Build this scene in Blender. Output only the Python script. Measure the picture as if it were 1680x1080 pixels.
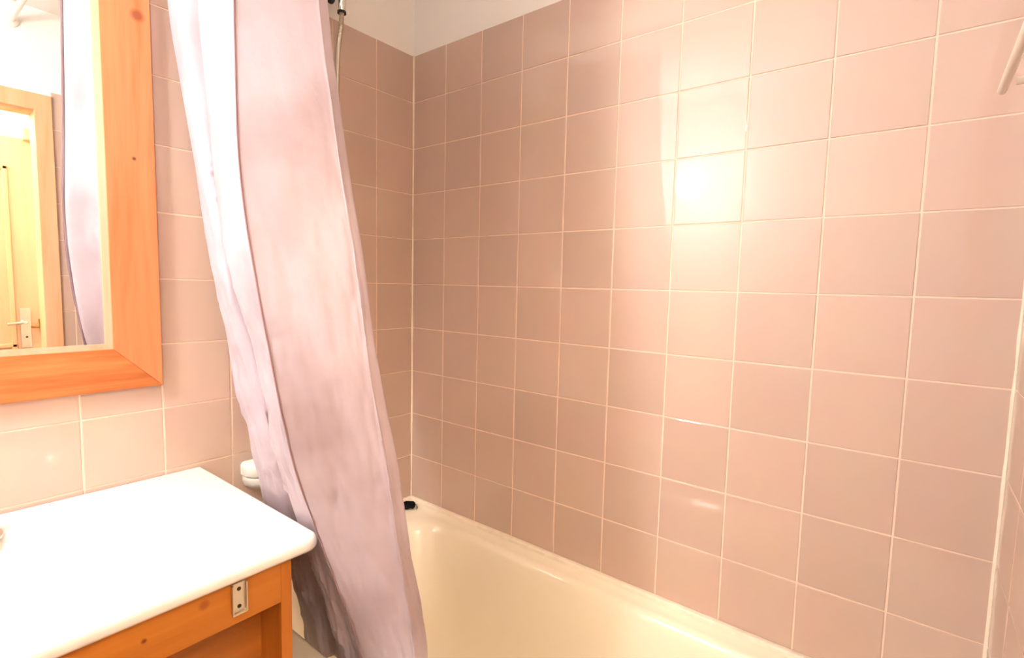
import bpy, bmesh, math, random
from mathutils import Vector, Matrix, noise
random.seed(7)
for o in list(bpy.data.objects): bpy.data.objects.remove(o)
S = bpy.context.scene
C = S.collection

# ------------------------------------------------------------------ camera
CAM = Vector((1.3817, -1.1937, 1.3439))
yaw, pit, rol = -0.6657, -0.0857, 0.0228
fw = Vector((math.cos(pit)*math.sin(yaw), math.cos(pit)*math.cos(yaw), math.sin(pit)))
rt0 = Vector((math.cos(yaw), -math.sin(yaw), 0)); up0 = rt0.cross(fw)
rt = math.cos(rol)*rt0 + math.sin(rol)*up0
up = -math.sin(rol)*rt0 + math.cos(rol)*up0
cd = bpy.data.cameras.new('camera'); cam = bpy.data.objects.new('camera', cd); C.objects.link(cam)
M = Matrix((rt, up, -fw)).transposed().to_4x4(); M.translation = CAM
cam.matrix_world = M
cd.sensor_width = 36; cd.lens = 36*842.256/1680; cd.clip_start = 0.02
S.camera = cam

# ------------------------------------------------------------------ world, exposure
W = bpy.data.worlds.new('world'); S.world = W; W.use_nodes = True
bg = W.node_tree.nodes['Background']; bg.inputs[0].default_value = (1.0, 0.93, 0.86, 1); bg.inputs[1].default_value = 0.15
S.view_settings.view_transform = 'Standard'; S.view_settings.look = 'None'
S.view_settings.gamma = 1; S.view_settings.use_curve_mapping = False
S.view_settings.exposure = 1.85
LAMP_STRENGTH = 52.0
HALL_STRENGTH = 62.0

# ------------------------------------------------------------------ materials
def s2l(c):
    return tuple((v/12.92 if v <= .04045 else ((v+.055)/1.055)**2.4) for v in [x/255 for x in c])
class NT:
    def __init__(s, name):
        s.m = bpy.data.materials.new(name); s.m.use_nodes = True
        s.t = s.m.node_tree; s.b = s.t.nodes['Principled BSDF']
    def n(s, typ, **kw):
        nd = s.t.nodes.new(typ)
        for k, v in kw.items():
            if k.startswith('i_'): nd.inputs[int(k[2:])].default_value = v
            else: setattr(nd, k, v)
        return nd
    def l(s, a, b): s.t.links.new(a, b)
def mat(name, col, rough=.5, metal=0, spec=.5, var=0, vscale=8, bump=0, bscale=40, coat=0):
    k = NT(name); c = s2l(col); b = k.b
    b.inputs['Base Color'].default_value = (*c, 1); b.inputs['Roughness'].default_value = rough
    b.inputs['Metallic'].default_value = metal; b.inputs['Specular IOR Level'].default_value = spec
    b.inputs['Coat Weight'].default_value = coat
    tc = k.n('ShaderNodeTexCoord')
    if var:
        nz = k.n('ShaderNodeTexNoise'); nz.inputs['Scale'].default_value = vscale; nz.inputs['Detail'].default_value = 4
        k.l(tc.outputs['Object'], nz.inputs['Vector'])
        r = k.n('ShaderNodeValToRGB')
        r.color_ramp.elements[0].color = (*[v*(1-var) for v in c], 1); r.color_ramp.elements[0].position = .3
        r.color_ramp.elements[1].color = (*[min(1, v*(1+var)) for v in c], 1); r.color_ramp.elements[1].position = .7
        k.l(nz.outputs['Fac'], r.inputs[0]); k.l(r.outputs[0], b.inputs['Base Color'])
    if bump:
        nb = k.n('ShaderNodeTexNoise'); nb.inputs['Scale'].default_value = bscale; nb.inputs['Detail'].default_value = 3
        k.l(tc.outputs['Object'], nb.inputs['Vector'])
        bp = k.n('ShaderNodeBump'); bp.inputs['Strength'].default_value = bump; bp.inputs['Distance'].default_value = .01
        k.l(nb.outputs['Fac'], bp.inputs['Height']); k.l(bp.outputs[0], b.inputs['Normal'])
    return k.m
def wood(name, light, dark, grain, scale=1.0, rough=.45, knots=(), contrast=1.0):
    """pine: stretched noise along the grain axis plus a few round knots given as (x,y,z,radius)"""
    k = NT(name); b = k.b; tc = k.n('ShaderNodeTexCoord')
    b.inputs['Roughness'].default_value = rough; b.inputs['Specular IOR Level'].default_value = .35
    sc = [22*scale]*3; sc[grain] = 1.6*scale
    mp = k.n('ShaderNodeMapping'); mp.inputs['Scale'].default_value = sc
    k.l(tc.outputs['Object'], mp.inputs['Vector'])
    n1 = k.n('ShaderNodeTexNoise'); n1.inputs['Scale'].default_value = 1; n1.inputs['Detail'].default_value = 5; n1.inputs['Distortion'].default_value = .6
    k.l(mp.outputs[0], n1.inputs['Vector'])
    n2 = k.n('ShaderNodeTexNoise'); n2.inputs['Scale'].default_value = 5; n2.inputs['Detail'].default_value = 3
    k.l(mp.outputs[0], n2.inputs['Vector'])
    mx = k.n('ShaderNodeMath', operation='MULTIPLY_ADD'); mx.inputs[1].default_value = .3
    k.l(n2.outputs['Fac'], mx.inputs[0]); k.l(n1.outputs['Fac'], mx.inputs[2])
    r = k.n('ShaderNodeValToRGB'); e = r.color_ramp.elements
    l, d = s2l(light), s2l(dark)
    e[0].position = .45; e[0].color = (*l, 1); e[1].position = .9; e[1].color = (*d, 1)
    mid = e.new(.66); mid.color = (*[a*(1-.35*contrast)+c*.35*contrast for a, c in zip(l, d)], 1)
    k.l(mx.outputs[0], r.inputs[0])
    out = r.outputs[0]
    for (x, y, z, rad, kc) in knots:
        dn = k.n('ShaderNodeVectorMath', operation='DISTANCE'); dn.inputs[1].default_value = (x, y, z)
        k.l(tc.outputs['Object'], dn.inputs[0])
        kr = k.n('ShaderNodeMapRange'); kr.inputs[1].default_value = rad*.55; kr.inputs[2].default_value = rad*1.25
        kr.inputs[3].default_value = .85; kr.inputs[4].default_value = 0
        k.l(dn.outputs['Value'], kr.inputs[0])
        mix = k.n('ShaderNodeMix', data_type='RGBA'); mix.inputs['B'].default_value = (*s2l(kc), 1)
        k.l(kr.outputs[0], mix.inputs['Factor']); k.l(out, mix.inputs['A']); out = mix.outputs['Result']
    k.l(out, b.inputs['Base Color'])
    return k.m
def tile_mat():
    k = NT('tile_glaze'); b = k.b; tc = k.n('ShaderNodeTexCoord'); oi = k.n('ShaderNodeObjectInfo'); geo = k.n('ShaderNodeNewGeometry')
    c = s2l((211, 183, 166))
    r = k.n('ShaderNodeValToRGB'); e = r.color_ramp.elements
    e[0].color = (*[v*.95 for v in c], 1); e[1].color = (c[0]*1.05, c[1]*1.04, c[2]*1.03, 1)
    k.l(oi.outputs['Random'], r.inputs[0])
    nz = k.n('ShaderNodeTexNoise'); nz.inputs['Scale'].default_value = 9; nz.inputs['Detail'].default_value = 3
    k.l(geo.outputs['Position'], nz.inputs['Vector'])
    m2 = k.n('ShaderNodeMix', data_type='RGBA', blend_type='MULTIPLY'); m2.inputs['Factor'].default_value = .10
    k.l(r.outputs[0], m2.inputs['A']); k.l(nz.outputs['Color'], m2.inputs['B']); k.l(m2.outputs['Result'], b.inputs['Base Color'])
    b.inputs['Roughness'].default_value = .45; b.inputs['Specular IOR Level'].default_value = .5
    b.inputs['Coat Weight'].default_value = .85; b.inputs['Coat Roughness'].default_value = .035; b.inputs['Coat IOR'].default_value = 1.5
    nb = k.n('ShaderNodeTexNoise'); nb.inputs['Scale'].default_value = 14; nb.inputs['Detail'].default_value = 1
    k.l(geo.outputs['Position'], nb.inputs['Vector'])
    bp = k.n('ShaderNodeBump'); bp.inputs['Strength'].default_value = .022; bp.inputs['Distance'].default_value = .01
    k.l(nb.outputs['Fac'], bp.inputs['Height']); k.l(bp.outputs[0], b.inputs['Normal'])
    return k.m
SPOTS = [(0.190, -0.718, 1.586, 0.012), (0.190, -0.715, 1.566, 0.011), (0.200, -0.714, 1.545, 0.010), (0.205, -0.715, 1.511, 0.012), (0.220, -0.716, 1.465, 0.009), (0.260, -0.723, 1.373, 0.009), (0.290, -0.715, 1.291, 0.011)]     # old mildew spots in one fold
def curtain_mat():
    k = NT('curtain_satin'); b = k.b; tc = k.n('ShaderNodeTexCoord')
    nz = k.n('ShaderNodeTexNoise'); nz.inputs['Scale'].default_value = 5; nz.inputs['Detail'].default_value = 4
    k.l(tc.outputs['Object'], nz.inputs['Vector'])
    r = k.n('ShaderNodeValToRGB'); e = r.color_ramp.elements
    e[0].position = .35; e[0].color = (*s2l((172, 154, 158)), 1); e[1].position = .62; e[1].color = (*s2l((196, 182, 190)), 1)
    k.l(nz.outputs['Fac'], r.inputs[0]); out = r.outputs[0]
    for (x, y, z, rad) in SPOTS:
        dn = k.n('ShaderNodeVectorMath', operation='DISTANCE'); dn.inputs[1].default_value = (x, y, z)
        k.l(tc.outputs['Object'], dn.inputs[0])
        kr = k.n('ShaderNodeMapRange'); kr.inputs[1].default_value = rad*.3; kr.inputs[2].default_value = rad
        kr.inputs[3].default_value = .7; kr.inputs[4].default_value = 0
        k.l(dn.outputs['Value'], kr.inputs[0])
        mx = k.n('ShaderNodeMix', data_type='RGBA'); mx.inputs['B'].default_value = (*s2l((108, 92, 108)), 1)
        k.l(kr.outputs[0], mx.inputs['Factor']); k.l(out, mx.inputs['A']); out = mx.outputs['Result']
    k.l(out, b.inputs['Base Color'])
    b.inputs['Roughness'].default_value = .42; b.inputs['Specular IOR Level'].default_value = .45
    b.inputs['Sheen Weight'].default_value = .25; b.inputs['Sheen Roughness'].default_value = .4
    wv = k.n('ShaderNodeTexNoise'); wv.inputs['Scale'].default_value = 30; wv.inputs['Detail'].default_value = 4
    k.l(tc.outputs['Object'], wv.inputs['Vector'])
    bp = k.n('ShaderNodeBump'); bp.inputs['Strength'].default_value = .12; bp.inputs['Distance'].default_value = .01
    k.l(wv.outputs['Fac'], bp.inputs['Height']); k.l(bp.outputs[0], b.inputs['Normal'])
    tr = k.n('ShaderNodeBsdfTranslucent'); tr.inputs['Color'].default_value = (*s2l((214, 176, 176)), 1)
    mix = k.n('ShaderNodeMixShader'); mix.inputs[0].default_value = .16
    k.l(b.outputs[0], mix.inputs[1]); k.l(tr.outputs[0], mix.inputs[2])
    k.l(mix.outputs[0], k.t.nodes['Material Output'].inputs['Surface'])
    return k.m
def emit(name, col, st):
    k = NT(name); k.b.inputs['Base Color'].default_value = (*col, 1)
    k.b.inputs['Emission Color'].default_value = (*col, 1); k.b.inputs['Emission Strength'].default_value = st
    return k.m

TILE = tile_mat()
GROUT = mat('grout', (243, 217, 197), .85, spec=.2, var=.06, vscale=30)
PLASTER = mat('cream_paint', (250, 246, 239), .8, spec=.2, bump=.05, bscale=60)
CEILM = mat('ceiling_paint', (250, 247, 242), .85, spec=.2)
FLOORM = mat('floor_vinyl', (176, 150, 128), .5, var=.1, vscale=12)
ENAMEL = mat('tub_enamel', (246, 234, 208), .14, spec=.55)
CERAMIC = mat('white_ceramic', (236, 232, 225), .12, spec=.55)
PLASTIC = mat('white_plastic', (248, 242, 228), .35, spec=.4)
CAULK = mat('caulk', (248, 234, 212), .6, spec=.3, var=.05, vscale=40)
CHROME = mat('chrome', (225, 222, 216), .14, metal=1)
STEEL = mat('brushed_steel', (205, 196, 178), .32, metal=1)
BRASS = mat('brass', (190, 140, 60), .3, metal=1)
DARK = mat('dark_screw', (40, 30, 22), .5)
BLACK = mat('black_elastic', (10, 9, 9), .8, spec=.2)
BLACKRUB = mat('black_rubber', (20, 18, 18), .5)
LACQ = mat('white_lacquer', (248, 238, 226), .3, spec=.5)
MIRR = mat('mirror_silver', (244, 244, 240), .0, metal=1)
CURT = curtain_mat()
PINE_V = wood('pine_vertical', (220, 142, 96), (198, 108, 58), 2, .9, knots=[(.017, -.790, 1.905, .013, (140, 74, 44)), (.017, -.806, 1.6, .004, (60, 30, 15))])
PINE_H = wood('pine_horizontal', (216, 136, 78), (164, 80, 30), 1, 1.3, contrast=1.5)
PINE_LIP = wood('pine_lip', (212, 160, 130), (200, 140, 104), 2, 1.0)
CAB_H = wood('cabinet_rail_pine', (188, 118, 38), (154, 80, 16), 1, .9, knots=[(.532, -.963, .813, .004, (100, 30, 10)), (.532, -.882, .828, .008, (150, 78, 24))])
CAB_V = wood('cabinet_panel_pine', (188, 114, 36), (154, 80, 16), 2, .9)
CAB_IN = wood('cabinet_inner_pine', (176, 108, 44), (140, 78, 24), 1, .7)
DOORW = wood('door_pine', (234, 188, 148), (224, 166, 118), 2, .7, rough=.4)
DOORL = wood('door_leaf_pine', (226, 184, 146), (216, 166, 122), 2, .6, rough=.4)

# ------------------------------------------------------------------ helpers
def obj(name, bm, m=None, parent=None, smooth=False, sharp=40):
    me = bpy.data.meshes.new(name)
    bmesh.ops.recalc_face_normals(bm, faces=bm.faces)
    bm.to_mesh(me); bm.free()
    if smooth:
        me.polygons.foreach_set('use_smooth', [True]*len(me.polygons))
        me.set_sharp_from_angle(angle=math.radians(sharp))
    o = bpy.data.objects.new(name, me); C.objects.link(o)
    if m: me.materials.append(m)
    if parent: o.parent = parent; o.matrix_parent_inverse = parent.matrix_world.inverted() if False else Matrix.Translation(-parent.location)
    return o
def thing(name, label, cat, loc=(0, 0, 0), group=None):
    o = bpy.data.objects.new(name, None); C.objects.link(o); o.location = loc; o.empty_display_size = .05
    o['label'] = label; o['category'] = cat
    if group: o['group'] = group
    return o
def tag(o, label, cat, group=None):
    o['label'] = label; o['category'] = cat
    if group: o['group'] = group
    return o
def struct(o, label=None):
    o['kind'] = 'structure'
    if label: o['label'] = label
    return o
def boxes(*bs, bevel=0, seg=2):
    bm = bmesh.new()
    for (x0, x1, y0, y1, z0, z1) in bs:
        r = bmesh.ops.create_cube(bm, size=1)
        for v in r['verts']:
            v.co = Vector((x0+(v.co.x+.5)*(x1-x0), y0+(v.co.y+.5)*(y1-y0), z0+(v.co.z+.5)*(z1-z0)))
    if bevel: bmesh.ops.bevel(bm, geom=bm.edges[:], offset=bevel, segments=seg, affect='EDGES', profile=.5)
    return bm
def tube(pts, r, n=12, bm=None, cap=True, radii=None):
    bm = bm or bmesh.new(); pts = [Vector(p) for p in pts]; rings = []
    t0 = (pts[1]-pts[0]).normalized()
    a = Vector((0, 0, 1)) if abs(t0.z) < .9 else Vector((1, 0, 0))
    nrm = (a - t0*a.dot(t0)).normalized()
    for i, p in enumerate(pts):
        t = (pts[min(i+1, len(pts)-1)]-pts[max(i-1, 0)]).normalized()
        nrm = (nrm - t*nrm.dot(t)).normalized(); b = t.cross(nrm)
        rr = radii[i] if radii else r
        rings.append([bm.verts.new(p+rr*(math.cos(2*math.pi*k/n)*nrm+math.sin(2*math.pi*k/n)*b)) for k in range(n)])
    for A, B in zip(rings, rings[1:]):
        for k in range(n): bm.faces.new((A[k], A[(k+1) % n], B[(k+1) % n], B[k]))
    if cap:
        bm.faces.new(rings[0][::-1]); bm.faces.new(rings[-1])
    return bm
def lathe(prof, origin, axis=(0, 0, 1), n=24, bm=None):
    """prof = [(radius, height)] turned about axis through origin"""
    bm = bm or bmesh.new(); ax = Vector(axis).normalized(); o = Vector(origin)
    a = Vector((1, 0, 0)) if abs(ax.x) < .9 else Vector((0, 1, 0))
    u = (a-ax*a.dot(ax)).normalized(); v = ax.cross(u); rings = []
    for r, h in prof:
        if r < 1e-6: rings.append([bm.verts.new(o+ax*h)])
        else: rings.append([bm.verts.new(o+ax*h+r*(math.cos(2*math.pi*k/n)*u+math.sin(2*math.pi*k/n)*v)) for k in range(n)])
    for A, B in zip(rings, rings[1:]):
        for k in range(n):
            k2 = (k+1) % n
            if len(A) == 1 and len(B) > 1: bm.faces.new((A[0], B[k2], B[k]))
            elif len(B) == 1 and len(A) > 1: bm.faces.new((A[k], A[k2], B[0]))
            elif len(A) > 1: bm.faces.new((A[k], A[k2], B[k2], B[k]))
    return bm
def spline(P, n):
    """Catmull-Rom through points, n samples per span"""
    P = [Vector(p) for p in P]; Q = [2*P[0]-P[1]]+P+[2*P[-1]-P[-2]]; out = []
    for i in range(1, len(Q)-2):
        a, b, c, d = Q[i-1:i+3]
        for k in range(n):
            t = k/n
            out.append(.5*((2*b)+(c-a)*t+(2*a-5*b+4*c-d)*t*t+(3*b-a-3*c+d)*t**3))
    out.append(P[-1]); return out
def rrect(x0, x1, y0, y1, r, n=8):
    pts = []
    for cx, cy, a0 in ((x1-r, y1-r, 0), (x0+r, y1-r, 90), (x0+r, y0+r, 180), (x1-r, y0+r, 270)):
        for k in range(n+1):
            a = math.radians(a0+90*k/n); pts.append((cx+r*math.cos(a), cy+r*math.sin(a)))
    return pts
def loft(rings, bm=None, cap0=False, cap1=False):
    bm = bm or bmesh.new()
    vs = [[bm.verts.new(p) for p in r] for r in rings]; n = len(vs[0])
    for A, B in zip(vs, vs[1:]):
        for k in range(n): bm.faces.new((A[k], A[(k+1) % n], B[(k+1) % n], B[k]))
    if cap0: bm.faces.new(vs[0][::-1])
    if cap1: bm.faces.new(vs[-1])
    return bm

# ------------------------------------------------------------------ room shell
TX, TZ = .153, .1522          # tile pitch
ZT, ZB = 2.10, .578           # tiled band
XR, YF, ZC = 1.5217, -1.88, 2.42
XH = 2.20                     # far wall of the little hall behind the doorway
G = .0014                     # grout recess behind the tile face
DY0, DY1, DZ = -.690, -1.45, 2.03     # doorway
wall_back = struct(obj('wall_back', boxes((-.12, XR+.12, .005, .12, 0, ZC)), PLASTER))
wall_left = struct(obj('wall_left', boxes((-.12, -.005, YF, .005, 0, ZC)), PLASTER))
wall_front = struct(obj('wall_front', boxes((-.12, XH+.1, YF-.1, YF, 0, ZC)), PLASTER))
wall_right = struct(obj('wall_right', boxes((XR+.005, XR+.10, DY0, .005, 0, ZC), (XR+.005, XR+.10, YF, DY1, 0, ZC), (XR+.005, XR+.10, DY1, DY0, DZ, ZC)), PLASTER))
wall_hall = struct(obj('wall_hall', boxes((XH, XH+.1, YF, .12, 0, ZC), (XR+.10, XH, -.40, -.30, 0, ZC)), PLASTER))
struct(obj('floor', boxes((-.12, XH+.1, YF-.1, .12, -.05, 0)), FLOORM))
struct(obj('ceiling', boxes((-.12, XH+.1, YF-.1, .12, ZC, ZC+.05)), CEILM))

# grout beds (children of the walls) and the tiles, each one an object
obj('grout_bed', boxes((0.0, XR, G, .006, ZB-.02, ZT-.001)), GROUT, wall_back)
obj('grout_bed', boxes((-.006, -G, YF, 0, 0, ZT-.001)), GROUT, wall_left)
obj('grout_bed', boxes((XR+G, XR+.006, -.655, 0, 0, ZT-.001)), GROUT, wall_right)
def tile_mesh():
    bm = boxes((-.5, .5, 0, .0055, -.5, .5))
    for v in bm.verts: v.co.x *= TX-.0034; v.co.z *= TZ-.0027
    front = [e for e in bm.edges if all(abs(v.co.y) < 1e-6 for v in e.verts)]
    bmesh.ops.bevel(bm, geom=front, offset=.0013, segments=2, affect='EDGES', profile=.5)
    bmesh.ops.recalc_face_normals(bm, faces=bm.faces)
    me = bpy.data.meshes.new('tile'); bm.to_mesh(me); bm.free(); me.materials.append(TILE)
    return me
TM = tile_mesh()
def tile(parent, x, y, z, rz, sx=1, sz=1):
    o = bpy.data.objects.new('tile', TM); C.objects.link(o); o.parent = parent
    o.location = (x, y, z); o.scale = (sx, 1, sz)
    j = math.radians(.16)
    o.rotation_euler = (random.gauss(0, j), random.gauss(0, j*.4), rz+random.gauss(0, j))
for i in range(10):
    x0, x1 = i*TX, min((i+1)*TX, XR)
    for j in range(10):
        tile(wall_back, (x0+x1)/2, random.gauss(0, .00012), ZT-(j+.5)*TZ, 0, (x1-x0)/TX)
ys = [0, -.1506] + [-.1506-TX*k for k in range(1, 12)]
for a, b in zip(ys, ys[1:]):
    b = max(b, YF)
    for j in range(11 if a < -.6 else 10):
        tile(wall_left, random.gauss(0, .00012), (a+b)/2, ZT-(j+.5)*TZ, math.radians(90), (a-b)/TX)
ye = [0, -.153, -.306, -.459, -.612, -.655]
for a, b in zip(ye, ye[1:]):
    for j in range(13 if a < -.6 else 10):
        tile(wall_right, XR, (a+b)/2, ZT-(j+.5)*TZ, math.radians(-90), max((a-b-.001)/TX, .1))
# caulk beads in the corners and along the bath
obj('caulk_bead', tube([(.001, -.001, ZB-.005+k*.05) for k in range(31)]+[(.001, -.001, ZT)], .0045, 8, radii=[max(.001, .0032+.003*noise.noise((.3, 3.2, k*.77))) for k in range(31)]+[.004]), CAULK, wall_back, True)
obj('caulk_bead', tube([(XR-.001, -.001, ZB-.005+k*.05) for k in range(31)]+[(XR-.001, -.001, ZT)], .003, 8, radii=[max(.0012, .0028+.0028*noise.noise((5.3, 3.2, k*.77))) for k in range(31)]+[.003]), CAULK, wall_back, True)

# doorway frame seen in the mirror
d1 = struct(bpy.data.objects.new('door_1', None)); C.objects.link(d1); d1.location = (XR, (DY0+DY1)/2, 0)
obj('architrave', boxes((XR-.014, XR+.006, -.714, -.656, 0, 2.078), bevel=.003), DOORW, d1)
obj('architrave', boxes((XR-.014, XR+.006, DY1-.056, DY1+.008, 0, 2.078), bevel=.003), DOORW, d1)
obj('architrave', boxes((XR-.0145, XR+.006, DY1-.056, -.656, 2.012, 2.079), bevel=.003), DOORW, d1)
obj('door_jamb', boxes((XR+.006, XR+.10, DY0-.022, DY0, 0, DZ), bevel=.002), DOORW, d1)
obj('door_jamb', boxes((XR+.006, XR+.10, DY1, DY1+.022, 0, DZ), bevel=.002), DOORW, d1)
obj('door_head', boxes((XR+.006, XR+.10, DY1+.022, DY0-.022, DZ-.022, DZ), bevel=.002), DOORW, d1)
# door leaf standing across the hall
d2 = struct(bpy.data.objects.new('door_2', None)); C.objects.link(d2); d2.location = (2.12, -.98, 0)
obj('door_leaf', boxes((2.11, 2.145, -1.36, -.57, .01, 2.0), bevel=.003), DOORL, d2)
for (a, b, c, e) in ((-.742, -.722, .16, 1.86), (-1.23, -1.21, .16, 1.86), (-1.23, -.722, 1.84, 1.86), (-1.23, -.722, .16, .18), (-1.23, -.722, .98, 1.0)):
    obj('panel_moulding', boxes((2.100, 2.112, a, b, c, e), bevel=.004), DOORW, d2)
pl = obj('handle_plate', boxes((2.103, 2.112, -.708, -.668, .975, 1.175), bevel=.003), CHROME, d2)
obj('keyhole', lathe([(0, 0), (.005, 0), (.005, .002), (0, .002)], (2.1025, -.686, 1.03), (1, 0, 0), 12), DARK, pl)
obj('lever', tube(spline([(2.104, -.688, 1.105), (2.075, -.688, 1.105), (2.06, -.70, 1.105), (2.058, -.76, 1.10)], 5), .008, 10), CHROME, pl, True)
lt = obj('latch_bar', tube([(2.09, -.628, 1.035), (2.09, -.634, 1.12)], .009, 10), BRASS, d2, True)
obj('latch_stem', tube([(2.108, -.668, 1.08), (2.09, -.632, 1.08)], .004, 8), BRASS, lt, True)
obj('top_bracket', boxes((2.06, 2.13, -.665, -.62, 1.99, 2.045), bevel=.006), DOORL, d2)

# ------------------------------------------------------------------ lamps
lm = thing('wall_lamp', 'white glass globe wall lamp, mirrored as the bright spot in the tiles', 'lamp', (.37, YF, 1.915))
obj('wall_plate', lathe([(0, 0), (.055, 0), (.055, .012), (.045, .02), (0, .02)], (.37, YF, 1.915), (0, 1, 0)), LACQ, lm, True)
obj('neck', lathe([(.014, .018), (.014, .17), (.03, .18), (.03, .195)], (.37, YF, 1.915), (0, 1, 0)), CHROME, lm, True)
GL = emit('lamp_glass', (.96, .97, 1.0), LAMP_STRENGTH)
obj('globe', lathe([(max(1e-7, 0.075*math.sin(math.pi*k/16)), -0.075*math.cos(math.pi*k/16)) for k in range(17)], (.37, -1.62, 1.915), (0, 1, 0), 32), GL, lm, True)
HX, HY, HZ = 1.95, -1.42, 2.19
hl = thing('pendant_lamp', 'warm glass globe pendant lamp in the hall beyond the doorway', 'lamp', (HX, HY, HZ))
obj('ceiling_rose', lathe([(0, 0), (.045, 0), (.04, -.012), (.012, -.02), (0, -.02)], (HX, HY, ZC)), LACQ, hl, True)
obj('cord', tube([(HX, HY, ZC-.01), (HX, HY, HZ+.09)], .004, 8), LACQ, hl, True)
obj('lamp_holder', lathe([(.006, .11), (.02, .10), (.024, .07), (.024, .058)], (HX, HY, HZ)), LACQ, hl, True)
obj('globe', lathe([(max(1e-7, .07*math.sin(math.pi*k/16)), -.07*math.cos(math.pi*k/16)) for k in range(17)], (HX, HY, HZ), n=32), emit('hall_glass', (1.0, .81, .62), HALL_STRENGTH), hl, True)

# ------------------------------------------------------------------ bathtub
tub = thing('bathtub', 'cream enamel bathtub built in along the pink tiled wall', 'bathtub', (.76, -.35, 0))
RZ = .570
def ring(x0, x1, y0, y1, r, z): return [(a, b, z) for a, b in rrect(x0, x1, y0, y1, r, 8)]
tb = [ring(.004, XR-.004, -.70, -.004, .012, .50), ring(.004, XR-.004, -.70, -.004, .012, RZ-.012), ring(.007, XR-.007, -.697, -.007, .012, RZ-.003),
      ring(.014, XR-.014, -.690, -.014, .014, RZ), ring(.020, XR-.02, -.684, -.018, .016, RZ), ring(.026, XR-.026, -.678, -.022, .02, RZ-.004),
      ring(.11, 1.44, -.640, -.046, .10, RZ-.005), ring(.12, 1.43, -.632, -.054, .11, RZ-.009), ring(.13, 1.42, -.624, -.062, .12, RZ-.018), ring(.138, 1.412, -.618, -.068, .125, RZ-.034),
      ring(.165, 1.38, -.605, -.082, .13, .44), ring(.195, 1.33, -.590, -.098, .135, .30), ring(.235, 1.27, -.57, -.12, .14, .21), ring(.29, 1.20, -.53, -.16, .14, .165),
      ring(.36, 1.12, -.47, -.22, .12, .15)]
obj('tub_shell', loft(tb, cap1=True), ENAMEL, tub, True, 60)
obj('apron_panel', boxes((.004, XR-.004, -.690, -.672, 0, .51), bevel=.003), ENAMEL, tub)
obj('sealant_strip', boxes((.006, XR-.006, -.016, .0005, RZ-.006, ZB+.004), bevel=.004), CAULK, tub)
obj('sealant_strip', boxes((-.0005, .016, -.69, -.006, RZ-.006, ZB+.004), bevel=.004), CAULK, tub)
obj('drain', lathe([(0, .004), (.022, .004), (.034, .002), (.036, 0)], (.46, -.345, .1505)), CHROME, tub, True)

# black hair tie on the ledge
bm = bmesh.new(); pts = []
for k in range(57):
    a = 2*math.pi*k/56*3.5; r = .0135+.003*math.sin(a*1.7)
    pts.append((.053+r*1.25*math.cos(a), -.058+r*math.sin(a), RZ+.0045+.008*(k/56)+.002*math.sin(a*2.3)))
tube(pts, .006, 8, bm)
ht = tag(obj('hair_tie', bm, BLACK, None, True), 'small black elastic hair tie left on the corner ledge of the bathtub', 'hair tie')
for s in range(4):
    p0 = Vector((.066, -.050+.004*s, RZ+.006)); d = Vector((.016+.004*s, .012-.009*s, 0))
    obj('loose_strand', tube(spline([p0, p0+d*.6+Vector((0, 0, .006)), p0+d+Vector((.003, -.006, -.003))], 5), .0006, 5), BLACK, ht)

# ------------------------------------------------------------------ vanity cabinet
BX, BY0, BY1, BZ = .545, -.682, -1.60, .873
cab = thing('vanity_cabinet', 'orange pine vanity cabinet with open front under the white washbasin', 'cabinet', (.28, -1.15, 0))
obj('side_panel', boxes((.01, .53, -.757, -.737, 0, .847), bevel=.0012), CAB_V, cab)
obj('side_panel', boxes((.01, .53, -1.57, -1.55, 0, .847), bevel=.0012), CAB_V, cab)
obj('front_rail', boxes((.511, .5305, -1.55, -.757, .771, .847), bevel=.0012), CAB_H, cab)
obj('bottom_panel', boxes((.01, .52, -1.55, -.757, .08, .098)), CAB_IN, cab)
obj('plinth', boxes((.44, .46, -1.55, -.757, 0, .08)), CAB_V, cab)
obj('inner_panel', boxes((.435, .452, -1.55, -.757, .098, .73)), CAB_IN, cab)
sp = obj('strike_plate', boxes((.5300, .5335, -.842, -.818, .789, .843), bevel=.0015), STEEL, cab); sp['label'] = 'small steel catch plate with two screws'
for yy in (-.8425, -.8205): obj('flange', boxes((.5325, .5385, yy, yy+.003, .790, .842), bevel=.001), STEEL, sp)
obj('flange', boxes((.5325, .5375, -.842, -.818, .7885, .7925), bevel=.001), STEEL, sp)
for zz in (.832, .802): obj('screw', lathe([(0, .002), (.003, .0015), (.0035, 0)], (.5333, -.830, zz), (1, 0, 0), 10), DARK, sp)

# washbasin: continuous top with an oval bowl
def bz(x, y):
    e = math.hypot((x-.30)/.19, (y+1.13)/.24)
    z = BZ
    if e < 1.10:
        t = max(0, min(1, (1.10-e)/1.0)); z -= .115*(t*t*(3-2*t))**.75
    z -= .004*max(0, min(1, (e-1.10)/.02))*0
    return z
NX, NY = 64, 96; RND = .012
bm = bmesh.new()
xs = [0.002+(BX-.002)*i/NX for i in range(NX+1)]; yy = [BY0+(BY1-BY0)*j/NY for j in range(NY+1)]
def cornerfix(x, y, r=.03):
    for cy, sg in ((BY0, 1), (BY1, -1)):
        ax, ay = x-(BX-r), (y-(cy-sg*r))*sg
        if ax > 0 and ay > 0:
            l = math.hypot(ax, ay); m = max(ax, ay)
            if l > 0: k = m/l; return BX-r+ax*k, cy-sg*r+ay*k*sg
    return x, y
def sh(x, y):
    x, y = cornerfix(x, y); return x, y
gv = []
for i, x in enumerate(xs):
    row = []
    for j, y in enumerate(yy):
        a, b = sh(.002+(x-.002)*1, y); row.append(bm.verts.new((a, b, bz(a, b))))
    gv.append(row)
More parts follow.
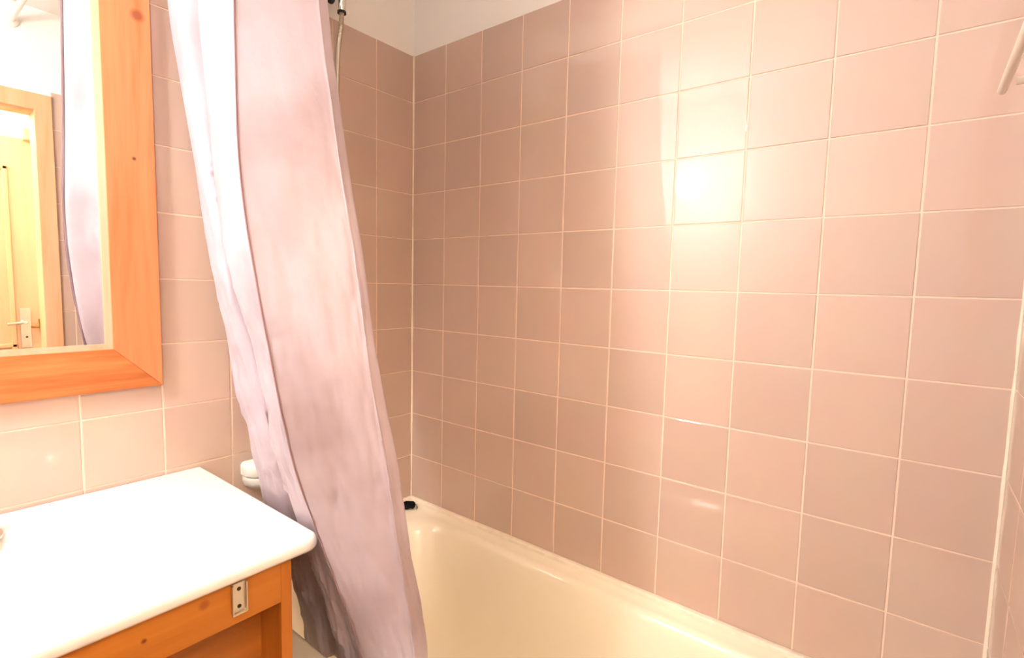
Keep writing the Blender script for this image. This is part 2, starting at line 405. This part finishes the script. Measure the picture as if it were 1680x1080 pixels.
for i in range(NX):
    for j in range(NY): bm.faces.new((gv[i][j], gv[i][j+1], gv[i+1][j+1], gv[i+1][j]))
border = [gv[i][0] for i in range(NX+1)]+[gv[NX][j] for j in range(1, NY+1)]+[gv[i][NY] for i in range(NX-1, -1, -1)]+[gv[0][j] for j in range(NY-1, 0, -1)]
prev = border; cx, cyy = .27, -1.14
for off, dz in ((.004, -.0012), (.0075, -.0045), (.009, -.010), (.009, -.018), (.006, -.023), (0, -.025), (-.03, -.025)):
    cur = []
    for v in border:
        nx = 1 if v.co.x > BX-.031 else 0
        dx = off if v.co.x > BX-.0305 else 0; dy = 0
        # outward direction on front, right and left edges, none against the wall
        d = Vector((0, 0, 0))
        if v.co.x > BX-.03: d.x = (v.co.x-(BX-.03))/.03
        if v.co.y > BY0-.03: d.y = (v.co.y-(BY0-.03))/.03
        if v.co.y < BY1+.03: d.y = -((BY1+.03)-v.co.y)/.03
        if d.length > .001: d.normalize()
        cur.append(bm.verts.new((max(.002, v.co.x+d.x*off-(.009*d.x)), v.co.y+d.y*off-(.009*d.y), BZ+dz)))
    n = len(border)
    for k in range(n): bm.faces.new((prev[k], prev[(k+1) % n], cur[(k+1) % n], cur[k]))
    prev = cur
for v in border:
    d = Vector((0, 0, 0))
    if v.co.x > BX-.03: d.x = (v.co.x-(BX-.03))/.03
    if v.co.y > BY0-.03: d.y = (v.co.y-(BY0-.03))/.03
    if v.co.y < BY1+.03: d.y = -((BY1+.03)-v.co.y)/.03
    if d.length > .001: d.normalize()
    v.co.x = max(.002, v.co.x-.009*d.x); v.co.y -= .009*d.y
basin = thing('washbasin', 'white ceramic washbasin top with shallow oval bowl on the pine cabinet', 'washbasin', (.27, -1.14, BZ-.025))
obj('basin_top', bm, CERAMIC, basin, True, 50)
obj('drain', lathe([(0, .006), (.018, .006), (.024, .003), (.025, -.002)], (.30, -1.13, bz(.30, -1.13))), CHROME, basin, True)
tap = thing('basin_tap', 'chrome mixer tap at the back of the washbasin, cut by the picture edge', 'tap', (.105, -1.10, BZ))
obj('base_flange', lathe([(.054, 0), (.054, .004), (.046, .010), (.028, .014), (.024, .05), (.024, .075), (0, .078)], (.105, -1.108, BZ)), CHROME, tap, True)
obj('spout', tube(spline([(.11, -1.108, BZ+.045), (.16, -1.12, BZ+.06), (.22, -1.13, BZ+.055), (.235, -1.132, BZ+.035)], 6), .012, 12), CHROME, tap, True)
obj('lever', tube(spline([(.105, -1.108, BZ+.08), (.10, -1.118, BZ+.10), (.085, -1.15, BZ+.125)], 5), .008, 10), CHROME, tap, True)

# ------------------------------------------------------------------ mirror with pine frame
mir = thing('wall_mirror', 'mirror in a wide orange pine frame hung above the washbasin', 'mirror', (.0, -1.13, 1.62))
FY0, FY1, FZ0, FZ1, FT = -.766, -1.50, 1.093, 2.16, .017
IW = .092
def mitre(o, i, mname, m, xa=.001, xb=FT, ch=.0015):
    bm = bmesh.new()
    vs = [bm.verts.new((x, y, z)) for x in (xa, xb) for (y, z) in (o[0], o[1], i[1], i[0])]
    for f in ((0, 1, 2, 3), (7, 6, 5, 4), (0, 4, 5, 1), (1, 5, 6, 2), (2, 6, 7, 3), (3, 7, 4, 0)): bm.faces.new([vs[k] for k in f])
    bmesh.ops.bevel(bm, geom=bm.edges[:], offset=ch, segments=2, affect='EDGES', profile=.5)
    return obj(mname, bm, m, mir)
oc = [(FY0, FZ0), (FY0, FZ1), (FY1, FZ1), (FY1, FZ0)]
ic = [(FY0-IW, FZ0+IW), (FY0-IW, FZ1-IW), (FY1+IW, FZ1-IW), (FY1+IW, FZ0+IW)]
L = .011
lc = [(FY0-IW-L, FZ0+IW+L), (FY0-IW-L, FZ1-IW-L), (FY1+IW+L, FZ1-IW-L), (FY1+IW+L, FZ0+IW+L)]
for k in range(4):
    a, b = k, (k+1) % 4
    mitre((oc[a], oc[b]), (ic[a], ic[b]), 'frame_board', PINE_V if k % 2 == 0 else PINE_H)
    bm = bmesh.new()     # pale bevelled inner lip
    v = [bm.verts.new(p) for p in ((.0145, *ic[a]), (.0145, *ic[b]), (.009, *lc[b]), (.009, *lc[a]), (.002, *ic[a]), (.002, *ic[b]), (.002, *lc[b]), (.002, *lc[a]))]
    for f in ((0, 1, 2, 3), (7, 6, 5, 4), (0, 4, 5, 1), (1, 5, 6, 2), (2, 6, 7, 3), (3, 7, 4, 0)): bm.faces.new([v[q] for q in f])
    obj('inner_lip', bm, PINE_LIP, mir)
obj('mirror_glass', boxes((.001, .0050, FY1+IW, FY0-IW, FZ0+IW, FZ1-IW)), MIRR, mir)

# ------------------------------------------------------------------ shower curtain on its rod
RODY, RODZ = -.765, 2.345
rod = thing('curtain_rod', 'white curtain rod above the bathtub, mirrored in the upper tiles', 'curtain rod', (.76, RODY, RODZ))
obj('tube', tube([(.002, RODY, RODZ), (XR-.002, RODY, RODZ)], .011, 14), LACQ, rod, True)
for x, s in ((.0, 1), (XR+.004, -1)): obj('flange', lathe([(0, 0), (.026, 0), (.026, .006), (.016, .014), (.0115, .018)], (x-.004*s if x == 0 else x, RODY, RODZ), (s, 0, 0)), LACQ, rod, True)

COLS = [  # each column: [(z, x, y), ...] from the top down
 [(2.27, 0.030, -0.7350), (1.95, 0.030, -0.7380), (1.55, 0.100, -0.7100), (1.35, 0.160, -0.7100), (1.15, 0.240, -0.7020), (0.95, 0.285, -0.6820), (0.8, 0.255, -0.6450), (0.63, 0.203, -0.5680), (0.33, 0.255, -0.5150)],
 [(2.27, 0.100, -0.7300), (1.93, 0.100, -0.7320), (1.55, 0.180, -0.7200), (1.35, 0.230, -0.7120), (1.16, 0.300, -0.6900), (0.97, 0.345, -0.6700), (0.8, 0.345, -0.6400), (0.63, 0.295, -0.5800), (0.33, 0.320, -0.5300)],
 [(2.27, 0.155, -0.6300), (1.93, 0.165, -0.6350), (1.55, 0.225, -0.6350), (1.35, 0.265, -0.6350), (1.16, 0.335, -0.6200), (0.97, 0.378, -0.6250), (0.8, 0.385, -0.6000), (0.63, 0.350, -0.5500), (0.33, 0.340, -0.5100)],
 [(2.27, 0.200, -0.7380), (1.88, 0.205, -0.7390), (1.53, 0.260, -0.7380), (1.35, 0.300, -0.7300), (1.17, 0.385, -0.7100), (0.99, 0.415, -0.6980), (0.82, 0.425, -0.6560), (0.63, 0.450, -0.6000), (0.33, 0.450, -0.5500)],
 [(2.27, 0.330, -0.7520), (1.85, 0.345, -0.7620), (1.52, 0.390, -0.7620), (1.35, 0.420, -0.7520), (1.18, 0.465, -0.7280), (0.99, 0.480, -0.7060), (0.82, 0.480, -0.6580), (0.63, 0.490, -0.6000), (0.33, 0.490, -0.5500)],
 [(2.27, 0.445, -0.7350), (1.8, 0.465, -0.7420), (1.5, 0.490, -0.7480), (1.35, 0.510, -0.7380), (1.18, 0.528, -0.7200), (1, 0.530, -0.6950), (0.84, 0.525, -0.6450), (0.63, 0.530, -0.5800), (0.33, 0.530, -0.5400)],
 [(2.27, 0.514, -0.8005), (1.77, 0.524, -0.8125), (1.5, 0.544, -0.8205), (1.35, 0.564, -0.8075), (1.2, 0.579, -0.7905), (1.04, 0.576, -0.7585), (0.86, 0.558, -0.6945), (0.65, 0.556, -0.6205), (0.57, 0.554, -0.5985), (0.33, 0.554, -0.5645)],
 [(2.27, 0.538, -0.7480), (1.77, 0.550, -0.7500), (1.5, 0.581, -0.7470), (1.35, 0.602, -0.7330), (1.2, 0.622, -0.7250), (1.04, 0.625, -0.6950), (0.86, 0.616, -0.6480), (0.65, 0.618, -0.5920), (0.57, 0.619, -0.5750), (0.33, 0.620, -0.5400)],
 [(2.27, 0.557, -0.6940), (1.78, 0.577, -0.6900), (1.5, 0.621, -0.6760), (1.35, 0.645, -0.6630), (1.2, 0.669, -0.6570), (1.05, 0.684, -0.6300), (0.88, 0.686, -0.6010), (0.67, 0.688, -0.5560), (0.33, 0.690, -0.5200)],
 [(2.27, 0.564, -0.7116), (1.78, 0.584, -0.7076), (1.5, 0.629, -0.6936), (1.35, 0.651, -0.6797), (1.2, 0.673, -0.6764), (1.05, 0.687, -0.6511), (0.88, 0.690, -0.6239), (0.67, 0.697, -0.5877), (0.33, 0.699, -0.5508)],
 [(2.27, 0.563, -0.7166), (1.78, 0.583, -0.7129), (1.5, 0.628, -0.6998), (1.35, 0.650, -0.6858), (1.2, 0.671, -0.6825), (1.05, 0.684, -0.6574), (0.88, 0.686, -0.6294), (0.67, 0.694, -0.5933), (0.33, 0.696, -0.5553)],
 [(2.27, 0.549, -0.7630), (1.77, 0.561, -0.7650), (1.5, 0.593, -0.7620), (1.35, 0.614, -0.7480), (1.2, 0.634, -0.7400), (1.04, 0.638, -0.7100), (0.86, 0.629, -0.6640), (0.65, 0.630, -0.6100), (0.57, 0.631, -0.5920), (0.33, 0.632, -0.5620)],
 [(2.27, 0.523, -0.8050), (1.77, 0.533, -0.8170), (1.5, 0.553, -0.8250), (1.35, 0.573, -0.8120), (1.2, 0.588, -0.7950), (1.04, 0.585, -0.7630), (0.86, 0.567, -0.6990), (0.65, 0.565, -0.6250), (0.57, 0.563, -0.6030), (0.33, 0.563, -0.5690)],
]
NV, SP = 190, 14
ZTOP, ZBOT = 2.27, .44
def colpts(c):
    zs = [ZTOP-(ZTOP-ZBOT)*k/NV for k in range(NV+1)]; out = []
    for z in zs:
        for a, b in zip(c, c[1:]):
            if b[0] <= z <= a[0]+1e-9:
                t = (a[0]-z)/(a[0]-b[0]); out.append([a[1]+(b[1]-a[1])*t, a[2]+(b[2]-a[2])*t]); break
    w = 9
    sm = []
    for k in range(NV+1):
        ks = [min(NV, max(0, k+d)) for d in range(-w, w+1)]
        sm.append((sum(out[q][0] for q in ks)/len(ks), sum(out[q][1] for q in ks)/len(ks), zs[k]))
    return sm
CP = [colpts(c) for c in COLS]
bm = bmesh.new(); rows = []; hem = []
for k in range(NV+1):
    line = spline([CP[c][k] for c in range(len(CP))], SP)
    z = line[0].z; row = []
    for q, p in enumerate(line):
        t = (line[min(q+1, len(line)-1)]-line[max(q-1, 0)]); nrm = Vector((t.y, -t.x, 0)).normalized()
        u = q/SP
        lo = max(0, min(1, (1.7-z)/.8)); panel = u > 6.2
        amp = .0008+(.0018 if panel else .0045)*lo
        wv = noise.fractal((u*1.3+z*1.1, z*6.0-u*.9, 3.1), 1.0, 2.1, 4)*amp
        wv += (.0022 if panel else .004)*lo*(1-abs(noise.noise((u*1.1+z*3.3, z*4.5-u*1.6, 5.5))))**7
        if not panel: wv += .007*lo*(1-abs(noise.noise((u*2.6+z*7, z*12-u*3, 15.5))))**5 + .005*lo*noise.noise((u*3.1, z*16, 4.2))
        else: wv += .0026*lo*(1-abs(noise.noise((u*2.0+z*7, z*10-u*3, 15.5))))**6
        if u > 11.6: wv += .003*(u-11.6)/.4*noise.noise((z*28, 1, 2))*max(.15, min(1, (1.2-z)/.4))
        if 5.4 < u < 7.6: wv = min(wv, 0)
        if z < .58: wv *= .5
        if .80 < z < .93 and u < 7.5: wv = min(wv, .001)
        row.append(bm.verts.new(p+nrm*wv))
    hem.append(p+nrm*(wv-.0010))
    rows.append(row)
for A, B in zip(rows, rows[1:]):
    for q in range(len(A)-1): bm.faces.new((A[q], A[q+1], B[q+1], B[q]))
curtain = thing('shower_curtain', 'lavender white satin shower curtain bunched to one side, hanging into the bathtub', 'shower curtain', (.35, RODY, 2.27))
co = obj('curtain_cloth', bm, CURT, curtain, True, 75)
so = co.modifiers.new('thick', 'SOLIDIFY'); so.thickness = .0011; so.offset = 0
obj('side_hem_shade', tube(hem, .0013, 6), mat('hem_shadow_line', (150, 116, 118), .7), curtain, True)  # seam on the side hem, coloured dark as the shadow line of the gap
for x in (.05, .13, .21, .29, .37, .45, .53, .59):
    bm = bmesh.new()
    tube([(x+.004*math.sin(2*a), RODY+.021*math.sin(a), RODZ-.022+.036*math.cos(a)) for a in [2*math.pi*k/20 for k in range(21)]], .0024, 6, bm, cap=False)
    obj('curtain_ring', bm, LACQ, curtain, True)

# ------------------------------------------------------------------ hand shower and hose
SY = -.305
sh_ = thing('hand_shower', 'chrome hand shower hanging in its wall holder beside the curtain', 'shower head', (.045, SY, 2.10))
hx = .045
obj('holder', lathe([(0, 0), (.024, 0), (.024, .006), (.014, .012), (.012, .03), (.016, .034), (.016, .05)], (-.002, SY-.035, 2.155), (1, 0, 0)), CHROME, sh_, True)
obj('holder_clip', boxes((.035, .058, SY-.045, SY-.008, 2.135, 2.165), bevel=.004), BLACKRUB, sh_)
obj('holder_knob', lathe([(0, 0), (.010, 0), (.012, .004), (.010, .012), (0, .012)], (.047, SY-.04, 2.118), (1, 0, 0), 12), BLACKRUB, sh_, True)
obj('handle', tube([(hx, SY, 2.105), (hx, SY, 2.14), (hx+.004, SY, 2.20), (hx+.02, SY, 2.27)], .011, 14, radii=[.0095, .0105, .012, .013]), CHROME, sh_, True)
obj('spray_head', lathe([(0, .030), (.02, .028), (.036, .012), (.04, 0), (.038, -.004), (0, -.005)], (hx+.045, SY, 2.285), (-.55, 0, .83)), CHROME, sh_, True)
obj('seal_ring', lathe([(.008, 0), (.0122, 0), (.0122, .006), (.008, .006)], (hx, SY, 2.0985)), BLACKRUB, sh_, True)
hose = spline([(hx, SY, 2.10), (hx-.002, SY-.002, 2.06), (hx-.006, SY-.010, 1.98), (hx-.008, SY-.012, 1.85), (hx-.006, SY-.016, 1.65), (hx, SY-.03, 1.3), (hx+.01, SY-.045, .98), (hx+.005, SY-.05, .82), (hx-.002, SY-.05, .712)], 26)
rad = [.0064+.0007*math.sin(k*2.2) for k in range(len(hose))]
hs = thing('shower_hose', 'ribbed steel shower hose running down behind the curtain', 'hose', (.03, SY-.05, .70))
obj('hose_tube', tube(hose, .0065, 10, radii=rad), STEEL, hs, True)
obj('wall_elbow', lathe([(0, 0), (.024, 0), (.024, .006), (.012, .011), (.012, .05), (0, .052)], (0, SY-.05, .70), (1, 0, 0)), STEEL, hs, True)

# ------------------------------------------------------------------ soap dish beside the curtain
soap = thing('soap_dish', 'white rounded soap dish fixed to the tiles between washbasin and curtain', 'soap dish', (.0, -.545, .82))
def slab(y0, y1, x1, z0, z1, r, name, m, rb, rt):
    base = [(0.0, y0)]+[(x1-r+r*math.sin(a), y0-r+r*math.cos(a)) if False else (x1-r+r*math.cos(a), y0+r-r*math.sin(a)) for a in [math.radians(90-90*k/8) for k in range(9)]]
    base += [(x1-r+r*math.cos(a), y1-r+r*math.sin(a)) for a in [math.radians(90*k/8) for k in range(9)]]+[(0.0, y1)]
    cxx, cyy = x1*.4, (y0+y1)/2
    rings = []
    for z, s in ((z0, rb), (z0+rb*.1, rb*.55), (z0+rb*.4, rb*.2), (z0+rb, 0), (z1-rt, 0), (z1-rt*.4, rt*.2), (z1-rt*.1, rt*.55), (z1, rt)):
        rings.append([(max(0, x-(s if x > .004 else 0)), y+(s if y < cyy else -s), z) for x, y in base])
    return obj(name, loft(rings, cap0=True, cap1=True), m, soap, True, 60)
slab(-.590, -.466, .062, .824, .858, .04, 'lid', PLASTIC, .0015, .010)
slab(-.586, -.470, .068, .784, .8205, .045, 'dish', PLASTIC, .022, .0015)
obj('wall_plate', boxes((-.001, .012, -.570, -.485, .80, .852), bevel=.003), PLASTIC, soap)

# ------------------------------------------------------------------ towel rail at the right edge
tr = thing('towel_rail', 'white tubular towel rail on the end wall, at the picture right edge', 'towel rail', (XR, -.35, 1.63))
TRX, TRZ = 1.456, 1.637
obj('rail', tube([(TRX, -.165, TRZ), (TRX, -.60, TRZ)], .0058, 12), LACQ, tr, True)
for y in (-.215, -.56):
    a = obj('arm', tube([(TRX+.010, y, TRZ-.004), (XR-.0005, y, TRZ-.004)], .0055, 12), LACQ, tr, True)
    obj('wall_rosette', lathe([(0, 0), (.016, 0), (.016, .004), (.008, .009)], (XR, y, TRZ-.004), (-1, 0, 0)), LACQ, a, True)
obj('rail', tube([(TRX+.034, -.19, TRZ-.004), (TRX+.034, -.60, TRZ-.004)], .0055, 12), LACQ, tr, True)
